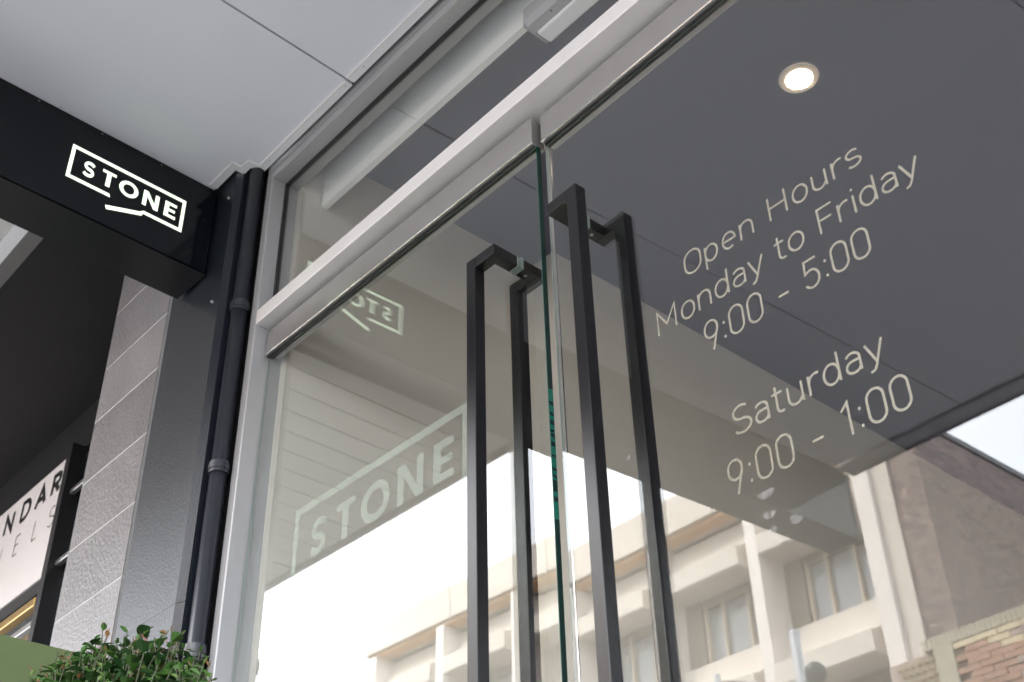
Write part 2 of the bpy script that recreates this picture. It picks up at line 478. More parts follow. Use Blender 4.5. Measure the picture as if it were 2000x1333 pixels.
def logo(fn, sgn=1):
    """STONE box logo in unit box: u 0..1, v 0..1 down; returns three builders (box, tick, letters)"""
    A = 0.337
    def rc(mb, u0, u1, v0, v1):
        mb.poly([fn(u0, v0), fn(u1, v0), fn(u1, v1), fn(u0, v1)])
    frame = MB(); tu = .030; tv = .095
    rc(frame, 0, 1, 0, tv); rc(frame, 0, tu, tv, 1-tv); rc(frame, 1-tu, 1, tv, 1)
    frame.poly([fn(0, 1-tv), fn(.36, 1-tv), fn(.372, 1), fn(0, 1)])
    tick = MB()
    tick.poly([fn(.345, 1.27), fn(.635, .99-tv*.2), fn(.648, 1.075), fn(.36, 1.375)])
    tick.poly([fn(.635, .97-tv*.2+.01), fn(.655, 1-tv), fn(.655, 1), fn(.648, 1.075)])
    rc(tick, .655, 1-tu, 1-tv, 1)
    let = MB(); t0, t1 = .275, .735; H = t1 - t0
    def q(cx, w, pts):   # pts in 0..1 glyph box -> uv
        return [fn(cx - w/2 + p[0]*w, t0 + (1-p[1])*H) for p in pts]
    lets = []
    # S
    w = .105; cx = .165; sw = .21
    def fS(x, y, off): return fn(cx - w/2 + x*w, t0 + (1-y)*H)
    pts = arc(.53, .70, .34, .20, 25, 250, 12) + arc(.47, .30, .36, .20, 70, -155, 12)
    let.ribbon(pts, sw, fS)
    lets.append(let); let = MB()
    w = .115; cx = .33
    let.poly(q(cx, w, [(0, 1), (0, .82), (1, .82), (1, 1)])); let.poly(q(cx, w, [(.34, .82), (.34, 0), (.66, 0), (.66, .82)]))
    lets.append(let); let = MB()
    w = .165; cx = .505
    def fO(x, y, off): return fn(cx - w/2 + x*w, t0 + (1-y)*H)
    n = 32
    for k in range(n):
        a, b = 2*math.pi*k/n, 2*math.pi*(k+1)/n
        let.poly([fO(.5+.5*math.cos(a), .5+.51*math.sin(a), 0), fO(.5+.5*math.cos(b), .5+.51*math.sin(b), 0),
                  fO(.5+.29*math.cos(b), .5+.31*math.sin(b), 0), fO(.5+.29*math.cos(a), .5+.31*math.sin(a), 0)])
    lets.append(let); let = MB()
    w = .14; cx = .70
    let.poly(q(cx, w, [(0, 0), (.25, 0), (.25, 1), (0, 1)]))
    let.poly(q(cx, w, [(.75, 0), (1, 0), (1, 1), (.75, 1)]))
    let.poly(q(cx, w, [(.25, 1), (.25, .66), (.73, 0), (.75, 0), (.75, .34), (.27, 1)]))
    lets.append(let); let = MB()
    w = .105; cx = .875
    let.poly(q(cx, w, [(0, 0), (.36, 0), (.36, 1), (0, 1)]))
    for y0, y1, xx in ((0, .19, 1), (.405, .585, .9), (.81, 1, 1)):
        let.poly(q(cx, w, [(.36, y0), (xx, y0), (xx, y1), (.36, y1)]))
    lets.append(let)
    return frame, tick, lets

# ================================================================== SETTING
make('ground', MB().poly([(-600, -600, -.16), (600, -600, -.16), (600, 600, -.16), (-600, 600, -.16)]), 'earth', kind='structure')
make('road', MB().box(-200, 200, -17.2, -4.2, -.156, -.14), 'asphalt', kind='structure')
make('pavement', MB().box(-60, 60, -4.0, 0.0, -.155, -.002), 'paving', kind='structure')
make('far_pavement', MB().box(-60, 60, -20.8, -17.4, -.155, -.002), 'paving', kind='structure')
make('kerb', MB().bbox(-60, 60, -4.2, -4.0, -.155, 0.0, .012), 'kerb_stone', kind='structure')
make('far_kerb', MB().bbox(-60, 60, -17.4, -17.2, -.155, 0.0, .012), 'kerb_stone', kind='structure')
rm = MB()
for k in range(-12, 12):
    rm.box(k*5, k*5+2.4, -10.76, -10.64, -.14, -.136)
make('road_marking', rm, 'line_paint', kind='structure')

# ---- interior room
make('interior_floor', MB().box(-2.4, 3.2, 0.08, 7.0, -.15, 0.0), 'int_floor', kind='structure')
make('interior_ceiling', MB().box(-2.30, 3.1, 0.09, 6.9, 3.5, 3.6), 'int_ceiling', kind='structure')
iw = MB()
iw.prism([(-2.4, .085), (-2.235, .085), (-2.235, .965), (-2.135, .965), (-2.135, 7.0), (-2.4, 7.0)], 'z', 0.0, 3.70)
make('interior_wall', iw, 'int_wall', kind='structure')
make('interior_wall', MB().box(-2.13, 3.2, 6.8, 7.0, 0, 3.70), 'int_wall', kind='structure')
make('interior_wall', MB().box(3.0, 3.2, .09, 6.79, 0, 3.70), 'int_wall', kind='structure')

# ---- own shop building (upper wall, header, right-hand wall)
t = thing('shop_building', 'grey rendered shop building above and beside the glass doors', 'building', (0.5, 3.5, 0))
make('upper_wall', MB().box(-2.42, 5, 0.0, .4, 3.62, 7.2), 'render_wall', t)
make('header', MB().box(-2.288, 5, 0.0, .085, 3.362, 3.618), 'frame_paint', t)
make('side_wall', MB().box(3.22, 5, 0.0, 7.2, 0, 3.36), 'render_wall', t)
make('roof', MB().box(-2.42, 5, .41, 7.2, 7.0, 7.2), 'render_wall', t)

# ================================================================== AWNING over the footpath
SK = -0.035    # the awning grid runs slightly off square to the shopfront
def sk(x, y): return x + SK*y
t = thing('awning', 'flat awning with pale grey sheet soffit above the glass doors', 'awning', (0.2, -1.3, 3.383))
JX = [-2.448, -1.868, -0.66, 0.55, 1.76, 2.97]
FY = -2.46; zS = 3.383
for k in range(len(JX)-1):
    a, b = JX[k] + (0.0034 if k else -.16), JX[k+1] - 0.0034
    g = MB()
    g.prism([(a + SK*-.12, -.12), (b + SK*-.12, -.12), (b + SK*FY, FY), (a + SK*FY, FY)], 'z', zS, zS + .012)
    if k == 0:
        g.box(-2.600, -2.326, -.1199, -.075, zS, zS+.012)
        g.box(-2.3259, -2.289, -.1199, -.047, zS, zS+.012)
        g.prism([(-2.2889, -.1199), (b + SK*-.12, -.1199), (b, -.011), (-2.2889, -.011)], 'z', zS, zS + .012)
    else:
        g.prism([(a + SK*-.12, -.1199), (b + SK*-.12, -.1199), (b, -.011), (a, -.011)], 'z', zS, zS + .012)
    make('soffit_panel', g, 'soffit_paint', t)
    if k: make('joint_shade', MB().prism([(JX[k]-.03, -.011), (JX[k]+.03, -.011), (JX[k]+.03+SK*FY, FY), (JX[k]-.03+SK*FY, FY)], 'z', zS+.0125, zS+.02), 'gasket', t)  # black strip added above each joint so the open gap looks dark
# edge trim angle, proud of the sheet and stepped round the pier and pipe
tr_ = MB()
za, zb_ = zS-.003, zS-.0005
tr_.box(-2.446, -2.345, -.095, -.073, za, zb_); tr_.box(-2.3449, -2.323, -.067, -.0455-.0, za, zb_)
tr_.box(-2.3449, -2.323, -.095, -.0671, za, zb_)
tr_.box(-2.3229, -2.3085, -.067, -.0455, za, zb_); tr_.box(-2.3084, -2.2865, -.067, -.0435, za, zb_)
tr_.box(-2.3084, -2.2865, -.0434, -.0085, za, zb_); tr_.box(-2.2864, -1.872, -.030, -.0085, za, zb_)
make('edge_trim', tr_, 'soffit_trim', t)
make('edge_trim', MB().box(-1.862, 2.9, -.034, -.0105, zS-.003, zS-.0005), 'soffit_trim', t)
make('trim_bead', MB().box(-1.862, 2.9, -.0365, -.034, zS-.0045, zS-.0005), 'board_white', t)
bd = MB().box(-2.286, -1.872, -.0325, -.0302, zS-.0045, zS-.0005)
bd.box(-2.446, -2.345, -.0975, -.0952, zS-.0045, zS-.0005)
make('trim_bead', bd, 'board_white', t)
sr = MB().tube((-1.885, -.022, zS-.003), (-1.885, -.022, zS-.0045), .002, n=10)
s0 = make('screw', sr, 'screw', t)
for x, y in ((-1.80, -.024), (-2.43, -.55), (-2.42, -.85), (-2.43, -.28), (-1.3, -.024), (-2.25, -.022)):
    share(s0, 'screw', t, (x + 1.885, y + .022, 0))
sl = MB().box(-2.2885, 3.0, -.0105, -.0005, 3.397, 3.405); sl.box(-2.60, -2.345, -.0745, -.0610, 3.397, 3.405)
sl.box(-2.3395, -2.2915, -.0745, .0135, 3.3985, 3.405)
make('gap_shade', sl, 'gasket', t)  # black strips added to block light from above and keep the gap dark
make('front_beam', MB().box(-2.36, 3.1, -2.558, -2.475, 3.375, 3.62), 'frame_paint', t)
make('fascia', MB().box(-2.36, 3.1, -2.574, -2.560, 3.370, 3.75), 'dark_frame', t)
make('awning_deck', MB().box(-2.36, 3.05, -2.47, -.02, 3.60, 3.66), 'galv', t)

# ================================================================== STONE blade sign
nf = Vector((1, .035, 0)).normalized()           # face normal
sx0, sy0 = -2.4502, -.064
L_ = 2.46
def sp(d, h, out=0.0):   # d: distance out from the pier, h: z, out: in front of the face
    p = Vector((sx0, sy0, 0)) + Vector((.035, -1, 0)).normalized()*d + nf*out
    return (p.x, p.y, h)
def slab(mb, d0, d1, o0, o1, z0, z1, mt=None):
    a = [sp(d0, 0, o0), sp(d1, 0, o0), sp(d1, 0, o1), sp(d0, 0, o1)]
    mb.prism([(p[0], p[1]) for p in a], 'z', z0, z1, mt); return mb
t = thing('blade_sign', 'long black box sign with lit STONE logo hanging under the awning', 'sign', (-2.52, -1.3, 3.07))
make('case', slab(MB(), 0, L_, -.150, -.004, 3.075, 3.362), 'sign_case', t)
make('face_panel', slab(MB(), .006, L_-.006, -.0035, 0.0, 3.078, 3.358), 'sign_face', t)
make('mounting_channel', slab(MB(), 0, L_, -.145, -.008, 3.3625, 3.3826), 'sign_case', t)
make('end_cap', slab(MB(), L_+.0005, L_+.012, -.151, .003, 3.072, 3.362), 'dark_frame', t)
ZT, ZB = 3.2835, 3.1705
def lf(u, v): return sp(.431 - u*.338, ZT - v*(ZT-ZB), .0012)
a, b, c = logo(lf)
make('logo_box', a, 'logo_light', t, label='glowing outline of the box round the word STONE')
make('logo_tick', b, 'logo_light', t, label='glowing roof-like tick and lower right line of the box')
for l_ in c: make('letter', l_, 'logo_light', t)
tx_ = MB()
def ftx(x, y, off): return sp(L_ - x, y, .0010 + off*.00015)
text('REAL ESTATE | SALES | LEASING', .30, 1.80, 3.19, .072, .009, ftx, 'sign_letter', t)
s0 = make('screw', MB().tube(sp(.18, 3.374, -.012), sp(.18, 3.374, -.008), .003, n=8), 'screw', t)
for d in (.36, .54, .72):
    dv = Vector((.035, -1, 0)).normalized()*(d-.18)
    share(s0, 'screw', t, (dv.x, dv.y, 0))

# ================================================================== PIER: black rendered pilaster + grey tiled wall
t = thing('black_pilaster', 'black painted rendered pier between the tiled wall and drain pipe', 'pillar', (-2.5, 0.1, 0))
pm = MB().prism([(-2.652, -.060), (-2.362, -.060), (-2.340, -.048), (-2.340, .06), (-2.639, .06), (-2.639, -.012), (-2.652, -.012)], 'z', 2.0935, 3.60)
make('upper_render', pm, 'pilaster_paint', t)
make('lower_render', MB().prism([(-2.652, -.0605), (-2.362, -.0605), (-2.340, -.048), (-2.340, .06), (-2.639, .06), (-2.639, -.012), (-2.652, -.012)], 'z', 0, 2.0922), 'pilaster_paint', t)
make('recess', MB().box(-2.339, -2.2915, .014, .06, 0, 3.6), 'gasket', t)
s0 = make('screw', MB().tube((-2.396, -.060, 2.951), (-2.396, -.065, 2.951), .004, n=8), 'screw', t)
share(s0, 'screw', t, (.008, 0, .36))

t = thing('tiled_wall', 'wall of split-face grey stone tiles left of the black pier', 'wall', (-2.95, 0.2, 0))
make('backing', MB().box(-3.1415, -2.7505, -.0262, .16, 0, 3.72), 'grout', t)
make('return_wall', MB().box(-3.142, -2.715, .161, .40, 0, 3.72), 'neighbour_dark', t)
zs_ = [0, .20, .41, .62, .83, 1.04, 1.25, 1.46, 1.67, 1.88, 2.09, 2.305, 2.515, 2.728, 2.942, 3.135, 3.35, 3.56]
for k in range(len(zs_)-1):
    dx = random.uniform(-.0002, .0002)
    mb = MB().bbox(-3.142, -2.750, -.0268 + dx, -.0252, zs_[k] + .0020, zs_[k+1] - .0020, .0004, 1)
    make('tile', mb, ('tile', 'tile_light', 'tile_dark', 'tile')[(k*7 + 3) % 4], t)
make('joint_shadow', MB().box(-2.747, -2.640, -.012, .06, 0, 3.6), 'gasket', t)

# ---- drain pipe
t = thing('drain_pipe', 'black round drain pipe clipped beside the door frame', 'pipe', (-2.312, -.022, 0))
make('pipe', MB().tube((-2.312, -.022, 0), (-2.312, -.022, 3.398), .0205, n=28), 'pipe_paint', t, smooth=True)
def clip(z):
    g = MB()
    g.tube((-2.312, -.022, z), (-2.312, -.022, z+.030), .0245, n=28)
    g.tube((-2.312, -.022, z+.009), (-2.312, -.022, z+.022), .0262, n=28)
    g.bbox(-2.352, -2.330, -.030, -.024, z+.002, z+.024, .003)
    g.tube((-2.344, -.030, z+.013), (-2.344, -.034, z+.013), .004, n=8)
    return g
s0 = make('pipe_clip', clip(2.885), 'pipe_paint', t)
for z in (2.408, 1.957, 1.5, 1.0):
    share(s0, 'pipe_clip', t, (0, 0, z - 2.885))

# ================================================================== ENTRANCE FRAME
t = thing('entrance_frame', 'pale grey painted frame and transom bar round the glass doors', 'door frame', (-.76, .05, 0))
make('jamb', MB().bbox(-2.290, -2.260, 0.0, .085, 0, 3.361, .0025), 'frame_paint', t)
make('jamb', MB().bbox(-.235, -.205, 0.0, .085, 0, 3.361, .0025), 'frame_paint', t)
make('head', MB().bbox(-2.2595, 3.0, 0.0, .085, 3.334, 3.3605, .002), 'frame_paint', t)
make('shadow_gap', MB().box(-2.289, 3.0, .004, .08, 3.3606, 3.3619), 'gasket', t)
make('transom_bar', MB().bbox(-2.2595, -.2355, 0.0, .085, 2.829, 2.873, .0015), 'bar_paint', t)
def pane(x0, x1, y0, y1, z0, z1, mt):
    return MB().box(x0, x1, y0, y1, z0, z1, mt)
make('transom_pane', MB().box(-2.252, -.243, .044, .048, 2.881, 3.326), 'transom_glass', t)
gk = MB()
gk.box(-2.2598, -2.252, .0405, .052, 2.874, 3.3335); gk.box(-.243, -.2352, .0405, .052, 2.874, 3.3335)
gk.box(-2.252, -.243, .0405, .052, 3.326, 3.3335); gk.box(-2.252, -.243, .0405, .052, 2.874, 2.881)
make('gasket', gk, 'gasket', t)

t = thing('shop_window', 'fixed shop window to the right of the glass doors', 'window', (1.4, .05, 0))
make('pane', MB().box(-.204, 2.98, .044, .056, .30, 3.333), 'transom_glass', t)
make('plinth', MB().box(-.204, 2.99, 0.0, .085, 0, .29), 'frame_paint', t)

# ================================================================== GLASS DOORS
def door(label, origin, yaw, W, side):
    """local: x along the door, y into the shop, z up (origin at 2 m height)"""
    d = thing('glass_door', label, 'door', origin, (R(-.25), 0, yaw))
    zt = 2.745 - 2; zb = .012 - 2
    g = MB()
    ef = 'edge_clear'
    T = .005
    v = [(0,0,zb),(W,0,zb),(W,T,zb),(0,T,zb),(0,0,zt),(W,0,zt),(W,T,zt),(0,T,zt)]
    g.v = v
    for q, mt in (((0,3,2,1),'edge_clear'),((4,5,6,7),'edge_clear'),((0,1,5,4),'door_glass'),((1,2,6,5),'edge_clear'),((2,3,7,6),'door_glass'),((3,0,4,7),'edge_clear')):
        g.f.append(q); g.m.append(g.mi(mt))
    make('glass_pane', g, None, d, local=True)
    if side == 'L': make('polished_edge', MB().box(W+.0001, W+.0006, 0, .012, zb, zt), 'edge_teal', d, local=True)
    else: make('polished_edge', MB().box(-.0006, -.0001, 0, .012, zb, zt), 'edge_pale', d, local=True)
    make('top_rail', MB().bbox(0, W, -.0125, .0255, zt+.0005, zt+.073, .0018), 'satin_metal', d, local=True)
    make('rail_edge', MB().bbox(0.0, W, -.0140, -.0105, zt-.0008, zt+.0022, .0008), 'chrome', d, local=True)
    gq = MB().box(0.002, W-.002, -.0045, -.0005, zt-.004, zt); gq.box(0.002, W-.002, T+.0005, T+.0045, zt-.004, zt)
    make('rail_gasket', gq, 'gasket', d, local=True)
    make('bottom_rail', MB().bbox(0, W, -.0125, .0255, zb-.005, zb+.0-.001 + .09, .0018), 'satin_metal', d, local=True)
    return d
LD = door('left glass door with frosted STONE logo and black handle', (-2.2560, .0435, 2), .0068, .990, 'L')
RD = door('right glass door with opening hours lettering and black handle', (-1.2520, .0635, 2), -.0180, 1.012, 'R')
# dark reflections painted as flat strips along the polished edge of the left leaf
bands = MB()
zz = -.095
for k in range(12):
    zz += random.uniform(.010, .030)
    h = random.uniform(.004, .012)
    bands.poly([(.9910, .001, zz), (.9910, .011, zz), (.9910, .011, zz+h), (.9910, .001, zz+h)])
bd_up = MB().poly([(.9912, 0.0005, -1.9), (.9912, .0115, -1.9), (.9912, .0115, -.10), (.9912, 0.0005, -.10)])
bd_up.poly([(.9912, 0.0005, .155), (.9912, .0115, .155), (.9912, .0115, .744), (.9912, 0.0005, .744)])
make('edge_reflection', bands, 'edge_dark', LD, local=True)
make('edge_dark_reflection', bd_up, 'edge_dark', LD, local=True)
# bright arris on the inner corner of the right leaf
make('arris', MB().bbox(-.0004, .0022, .0085, .0122, -1.9, .742, .0007), 'chrome', RD, local=True)

def handle(d, xs, xb, label, pj=.063):
    """offset pull handle: standoff at xs, vertical bar at xb (local centre lines)"""
    s = .0125; zt = 2.494 - 2; zb = .60 - 2
    h = thing('pull_handle', None, None, (0, 0, 0), None, None, d)
    h['label'] = label
    for k, (sy, nm) in enumerate(((-1, 'outer_grip'), (1, 'inner_grip'))):
        y0 = -pj + s if sy < 0 else .012 + .063 - s
        g = MB()
        g.bbox(xb - s, xb + s, y0 - s, y0 + s, zb, zt, .0012)
        dr = 1 if xs > xb else -1
        for z0 in (zt - 2*s, zb):
            lo, hi = (xb + s, xs + s) if dr > 0 else (xs - s, xb - s)
            lo += .0002*dr if dr > 0 else 0
            g.bbox(lo + .0001, hi - .0001, y0 - s + .0001, y0 + s - .0001, z0 + .0001, z0 + 2*s - .0001, .0012)
            ya, yb = (y0 + s, -.002) if sy < 0 else (.014, y0 - s)
            g.bbox(xs - s + .0002, xs + s - .0002, ya - .001, yb, z0 + .0002, z0 + 2*s - .0002, .0010)
        make(nm, g, 'black_metal', h, local=True)
    w = MB()
    for z0 in (zt - 2*s, zb):
        w.box(xs - s - .001, xs + s + .001, -.0018, -.0004, z0 - .001, z0 + 2*s + .001)
        w.box(xs - s - .001, xs + s + .001, .0052, .0138, z0 - .001, z0 + 2*s + .001)
    make('washer', w, 'edge_clear', h, local=True)
    make('grub_screw', MB().tube((xs, .03, zt - 2*s - .0002), (xs, .03, zt - 2*s - .0012), .0035, n=12), 'screw', h, local=True)
    return h
handle(LD, .913, .857, 'black square-section pull handle on the left door')
handle(RD, .080, .133, 'black square-section pull handle on the right door', .072)

# frosted logo on the left leaf
def lf2(u, v): return (.196 + u*.580, -.0007, 2.233 - 2 - v*.190)
a, b, c = logo(lf2)
make('logo_box', a, 'frosted_film', LD, local=True, label='frosted box outline on the glass')
make('logo_tick', b, 'frosted_film', LD, local=True, label='frosted tick line below the word STONE')
for l_ in c: make('letter', l_, 'frosted_film', LD, local=True)
# hours on the right leaf
def fh(x, y, off): return (x - .0038, .0056 + off*.00008, y - 2 + .0052)
for s, x0, x1, yb, cap in (('Open Hours', .306, .660, 2.2105, .045), ('Monday to Friday', .234, .738, 2.1310, .0455), ('9:00 - 5:00', .328, .642, 2.0515, .050),
                           ('Saturday', .356, .622, 1.8850, .0455), ('9:00 - 1:00', .334, .646, 1.7990, .050)):
    text(s, x0, x1, yb, cap, .0038, fh, 'vinyl_cream', RD, local=True, wide=1.18)
for k, (x, z, r) in enumerate(((.397, 1.776, .013), (.395, 1.745, .011), (.437, 1.722, .010), (.40, 1.722, .008), (.150, 1.945, .005))):
    g = MB()
    g.poly([(x + r*(1 + .25*math.sin(3*a_ + k))*math.cos(a_), -.0005, z - 2 + r*.6*(1 + .3*math.cos(2*a_ + k))*math.sin(a_)) for a_ in [2*math.pi*j/20 for j in range(20)]])
    make('smudge', g, 'smudge', RD, local=True, label='pale dried splash mark on the glass')

# ================================================================== INTERIOR THINGS
t = thing('pelmet_board', 'pale board along the ceiling behind the transom glass', 'bulkhead', (-1, .16, 3.29))
make('board', MB().box(-2.232, 2.98, .147, .165, 3.290, 3.498), 'pelmet', t)
t = thing('linear_light', 'white strip light fixed to the bottom of the pelmet board', 'light', (-1.0, .2, 3.29))
lx0 = -1.372
hs = MB().prism([(.138, 3.330), (.138, 3.290), (.150, 3.276), (.176, 3.276), (.176, 3.2885), (.146, 3.2885), (.146, 3.330)], 'x', lx0, -.30)
make('housing', hs, 'light_housing', t)
make('diffuser', MB().bbox(lx0 + .004, -.302, .1765, .222, 3.270, 3.302, .006, 3), 'light_diffuser', t)
make('end_plate', MB().bbox(lx0 - .004, lx0 - .0005, .140, .218, 3.272, 3.300, .0015), 'light_housing', t)
make('slot', MB().box(-1.300, -1.296, .155, .162, 3.2754, 3.2758), 'gasket', t)
make('slot', MB().box(-1.20, -1.18, .155, .160, 3.2754, 3.2758), 'gasket', t)
t = thing('downlight', 'round lit downlight in the dark shop ceiling', 'light', (-1.151, .974, 3.5))
cx_, cy_ = -1.151, .974
g = MB(); n_ = 40
for k in range(n_):
    a, b = 2*math.pi*k/n_, 2*math.pi*(k+1)/n_
    prof = ((.054, 3.4995), (.053, 3.4964), (.046, 3.4960), (.037, 3.4958))
    for (r0, z0), (r1, z1) in zip(prof, prof[1:]):
        g.poly([(cx_+r0*math.cos(a), cy_+r0*math.sin(a), z0), (cx_+r0*math.cos(b), cy_+r0*math.sin(b), z0), (cx_+r1*math.cos(b), cy_+r1*math.sin(b), z1), (cx_+r1*math.cos(a), cy_+r1*math.sin(a), z1)])
make('trim_ring', g, 'downlight_ring', t)
g = MB()
for k in range(n_):
    a, b = 2*math.pi*k/n_, 2*math.pi*(k+1)/n_
    for (r0, z0), (r1, z1) in zip(((.0368, 3.4957), (.030, 3.4938), (.018, 3.4926)), ((.030, 3.4938), (.018, 3.4926), (.0001, 3.4922))):
        g.poly([(cx_+r0*math.cos(a), cy_+r0*math.sin(a), z0), (cx_+r0*math.cos(b), cy_+r0*math.sin(b), z0), (cx_+r1*math.cos(b), cy_+r1*math.sin(b), z1), (cx_+r1*math.cos(a), cy_+r1*math.sin(a), z1)])
make('lamp', g, 'downlight_lamp', t)

# ================================================================== NEIGHBOUR
t = thing('neighbour_canopy', 'ribbed pale canopy of the shop next door', 'awning', (-5.5, -1, 3.7))
YN = -1.80
rb = MB()
make('canopy_deck', MB().box(-12, -2.62, YN, -.300, 3.72, 3.80), 'neighbour_soffit', t)
x = -12.0; s0 = None
while x < -2.70:
    if x < -8.0:
        rb.box(x, x+.128, YN+.02, -.348, 3.700, 3.7195)
    elif s0 is None:
        s0 = make('soffit_sheet', MB().box(x, x+.128, YN+.02, -.348, 3.700, 3.7195), 'neighbour_soffit', t); xs0 = x
    else:
        share(s0, 'soffit_sheet', t, (x - xs0, 0, 0))
    x += .140
make('soffit_sheet_run', rb, 'neighbour_soffit', t, kind='stuff')
make('inner_trim', MB().box(-12, -2.62, -.347, -.300, 3.694, 3.719), 'soffit_trim', t)
make('front_fascia', MB().box(-12, -2.62, YN-.03, YN-.001, 3.69, 3.98), 'dark_frame', t)
t = thing('neighbour_building', 'dark fronted building next door with recessed shopfront', 'building', (-7, 3, 0))
make('beam', MB().box(-12, -2.72, -.299, -.248, 3.686, 4.2), 'grey_beam', t)
make('recess_ceiling', MB().box(-12, -2.72, -.247, .60, 3.690, 4.2), 'neighbour_dark', t)
make('shopfront_head', MB().box(-12, -3.145, .352, .45, 3.482, 3.689), 'dark_frame', t)
make('mullion', MB().box(-4.243, -4.20, .300, .40, 0, 3.481), 'dark_frame', t)
make('shopfront_side', MB().box(-3.144, -3.16, .10, .6, 0, 3.68), 'neighbour_dark', t)
make('glazing_bar', MB().box(-12, -4.244, .335, .40, 2.90, 2.955), 'dark_frame', t)
make('window_pane', MB().box(-12, -4.244, .36, .37, 0, 2.899), 'dark_glass', t)
make('window_pane', MB().box(-4.199, -3.161, .36, .37, 0, 3.481), 'dark_glass', t)
s0 = make('chrome_bar', MB().bbox(-4.199, -3.165, .325, .345, 3.26, 3.28, .003), 'satin_metal', t)
share(s0, 'chrome_bar', t, (0, 0, -.30))
make('upper_wall', MB().box(-12, -2.425, .0, 3, 4.21, 7.2), 'render_wall', t)
make('warm_rail', MB().bbox(-12, -4.26, .30, .334, 2.815, 2.850, .003), 'brass', t)
make('lower_bar', MB().bbox(-12, -4.26, .31, .334, 2.74, 2.765, .003), 'satin_metal', t)
t = thing('shop_sign_board', 'white sign board with black letters in the neighbouring shopfront', 'sign', (-5.5, .33, 2.96))
make('board', MB().box(-8.0, -4.246, .331, .350, 2.958, 3.474), 'board_white', t)
def fb(x, y, off): return (x, .3300 - off*.0002, y)
for c, x0, w_, zb_, ax, ay, nm in (('N', -4.885, .022, 3.340, .125, .085, 'bold_letter'), ('D', -4.717, .022, 3.340, .125, .085, 'bold_letter'), ('A', -4.568, .024, 3.340, .130, .085, 'bold_letter'), ('R', -4.420, .024, 3.340, .125, .085, 'bold_letter'),
        ('W', -4.93, .005, 3.182, .09, .09, 'thin_letter'), ('E', -4.712, .005, 3.182, .09, .09, 'thin_letter'), ('L', -4.530, .005, 3.182, .09, .09, 'thin_letter'), ('S', -4.385, .005, 3.182, .09, .09, 'thin_letter')):
    g = MB()
    for k, (pts, cl) in enumerate(GL[c][1]):
        g.ribbon([(x0 + px*ax, zb_ + py*ay) for px, py in pts], w_, fb, closed=cl, off=k+1)
    make(nm, g, 'ink_black', t)

# green panel and shrub in front of the pier
t = make('green_panel', MB().bbox(-2.745, -2.70, -1.6, -.035, .4, 2.068, .004), 'green_panel', label='flat olive green panel standing against the tiled wall', cat='panel', origin=(-2.72, -.8, .4))

sh = thing('shrub', 'glossy green shrub with reddish new shoots in front of the black pier', 'shrub', (-2.15, -.32, 0))
make('pot', MB().bbox(-2.45, -1.85, -.62, -.09, 0, .75, .02), 'pot', sh)
def leaf(L, W, fold):
    g = MB(); st = [(0, .03), (.18, .62), (.42, 1.0), (.66, .86), (.86, .45), (1.0, .02)]
    for (a, wa), (b, wb) in zip(st, st[1:]):
        ca, cb = -.10*a*a, -.10*b*b
        g.poly([(0, a*L, ca*L), (0, b*L, cb*L), (wb*W, b*L, cb*L + fold*wb*W), (wa*W, a*L, ca*L + fold*wa*W)])
        g.poly([(0, b*L, cb*L), (0, a*L, ca*L), (-wa*W, a*L, ca*L + fold*wa*W), (-wb*W, b*L, cb*L + fold*wb*W)])
    return g
protos = {}
for nm, Ln, Wd in (('leaf_green', .042, .0125), ('leaf_dark', .046, .0140), ('leaf_light', .034, .0095), ('leaf_red', .036, .0115)):
    me = bpy.data.meshes.new('leaf'); g = leaf(Ln, Wd, .35); me.from_pydata(g.v, [], g.f); me.materials.append(MT[nm])
    me.polygons.foreach_set('use_smooth', [True]*len(me.polygons)); me.update(); protos[nm] = me
HS = ((-2.86, .93), (-2.759, 1.0), (-2.62, 1.0), (-2.45, .985), (-2.307, .955), (-2.07, .875), (-1.918, .785), (-1.87, .72))
def top_z(x, y):
    q = x/(y + 1.2)
    for (a, ha), (b, hb) in zip(HS, HS[1:]):
        if a <= q <= b: return 1 + (y + 1.2)*(ha + (hb - ha)*(q - a)/(b - a))
    return 1.3
stems = MB(); stems.mi('twig'); leaves = []
random.seed(21)
for k in range(900):
    y = random.uniform(-.46, -.16); x = random.uniform(-2.86, -1.87)*(y + 1.2)
    rough_ = .025*math.sin(x*23 + y*9) + .015*math.sin(x*51)
    zt = top_z(x, y) - .012 + rough_ + random.uniform(-.12, .008) + (.014 if random.random() < .12 else 0)
    base = Vector((x + random.uniform(-.05, .05), y + random.uniform(-.04, .04), zt - random.uniform(.10, .20)))
    tip = Vector((x, y, zt)); stems.tube(base, tip, .0016, .0008, n=5, caps=False)
    dvec = (tip - base)
    nl = random.randint(8, 12)
    for j in range(nl):
        f = (j + .6)/nl; p = base + dvec*f; az = j*2.4 + random.uniform(-.4, .4)
        el = random.uniform(-.1, .55) + .5*(f > .85)
        leaves.append((p, az, el, random.uniform(.42, .78)*(1.05 - .45*(f > .85)), f))
    if random.random() < .14:                            # short red new shoots
        stems.tube(tip, tip + Vector((random.uniform(-.01, .01), random.uniform(-.01, .01), .012)), .0011, .0005, n=5, caps=False, mt='shoot')
make('stems', stems, 'twig', sh, kind='stuff')
leaves.sort(key=lambda q: -q[0].z + (.25*(q[0].y + .35)))
def leafmesh(i, f, rnd):
    if f > .85: return 'leaf_light' if rnd < .5 else ('leaf_red' if rnd < .6 else 'leaf_green')
    return 'leaf_green' if rnd < .52 else ('leaf_dark' if rnd < .88 else ('leaf_light' if rnd < .97 else 'leaf_red'))
loc0 = Vector((-2.15, -.32, 0)); st_v = {}
from mathutils import Euler
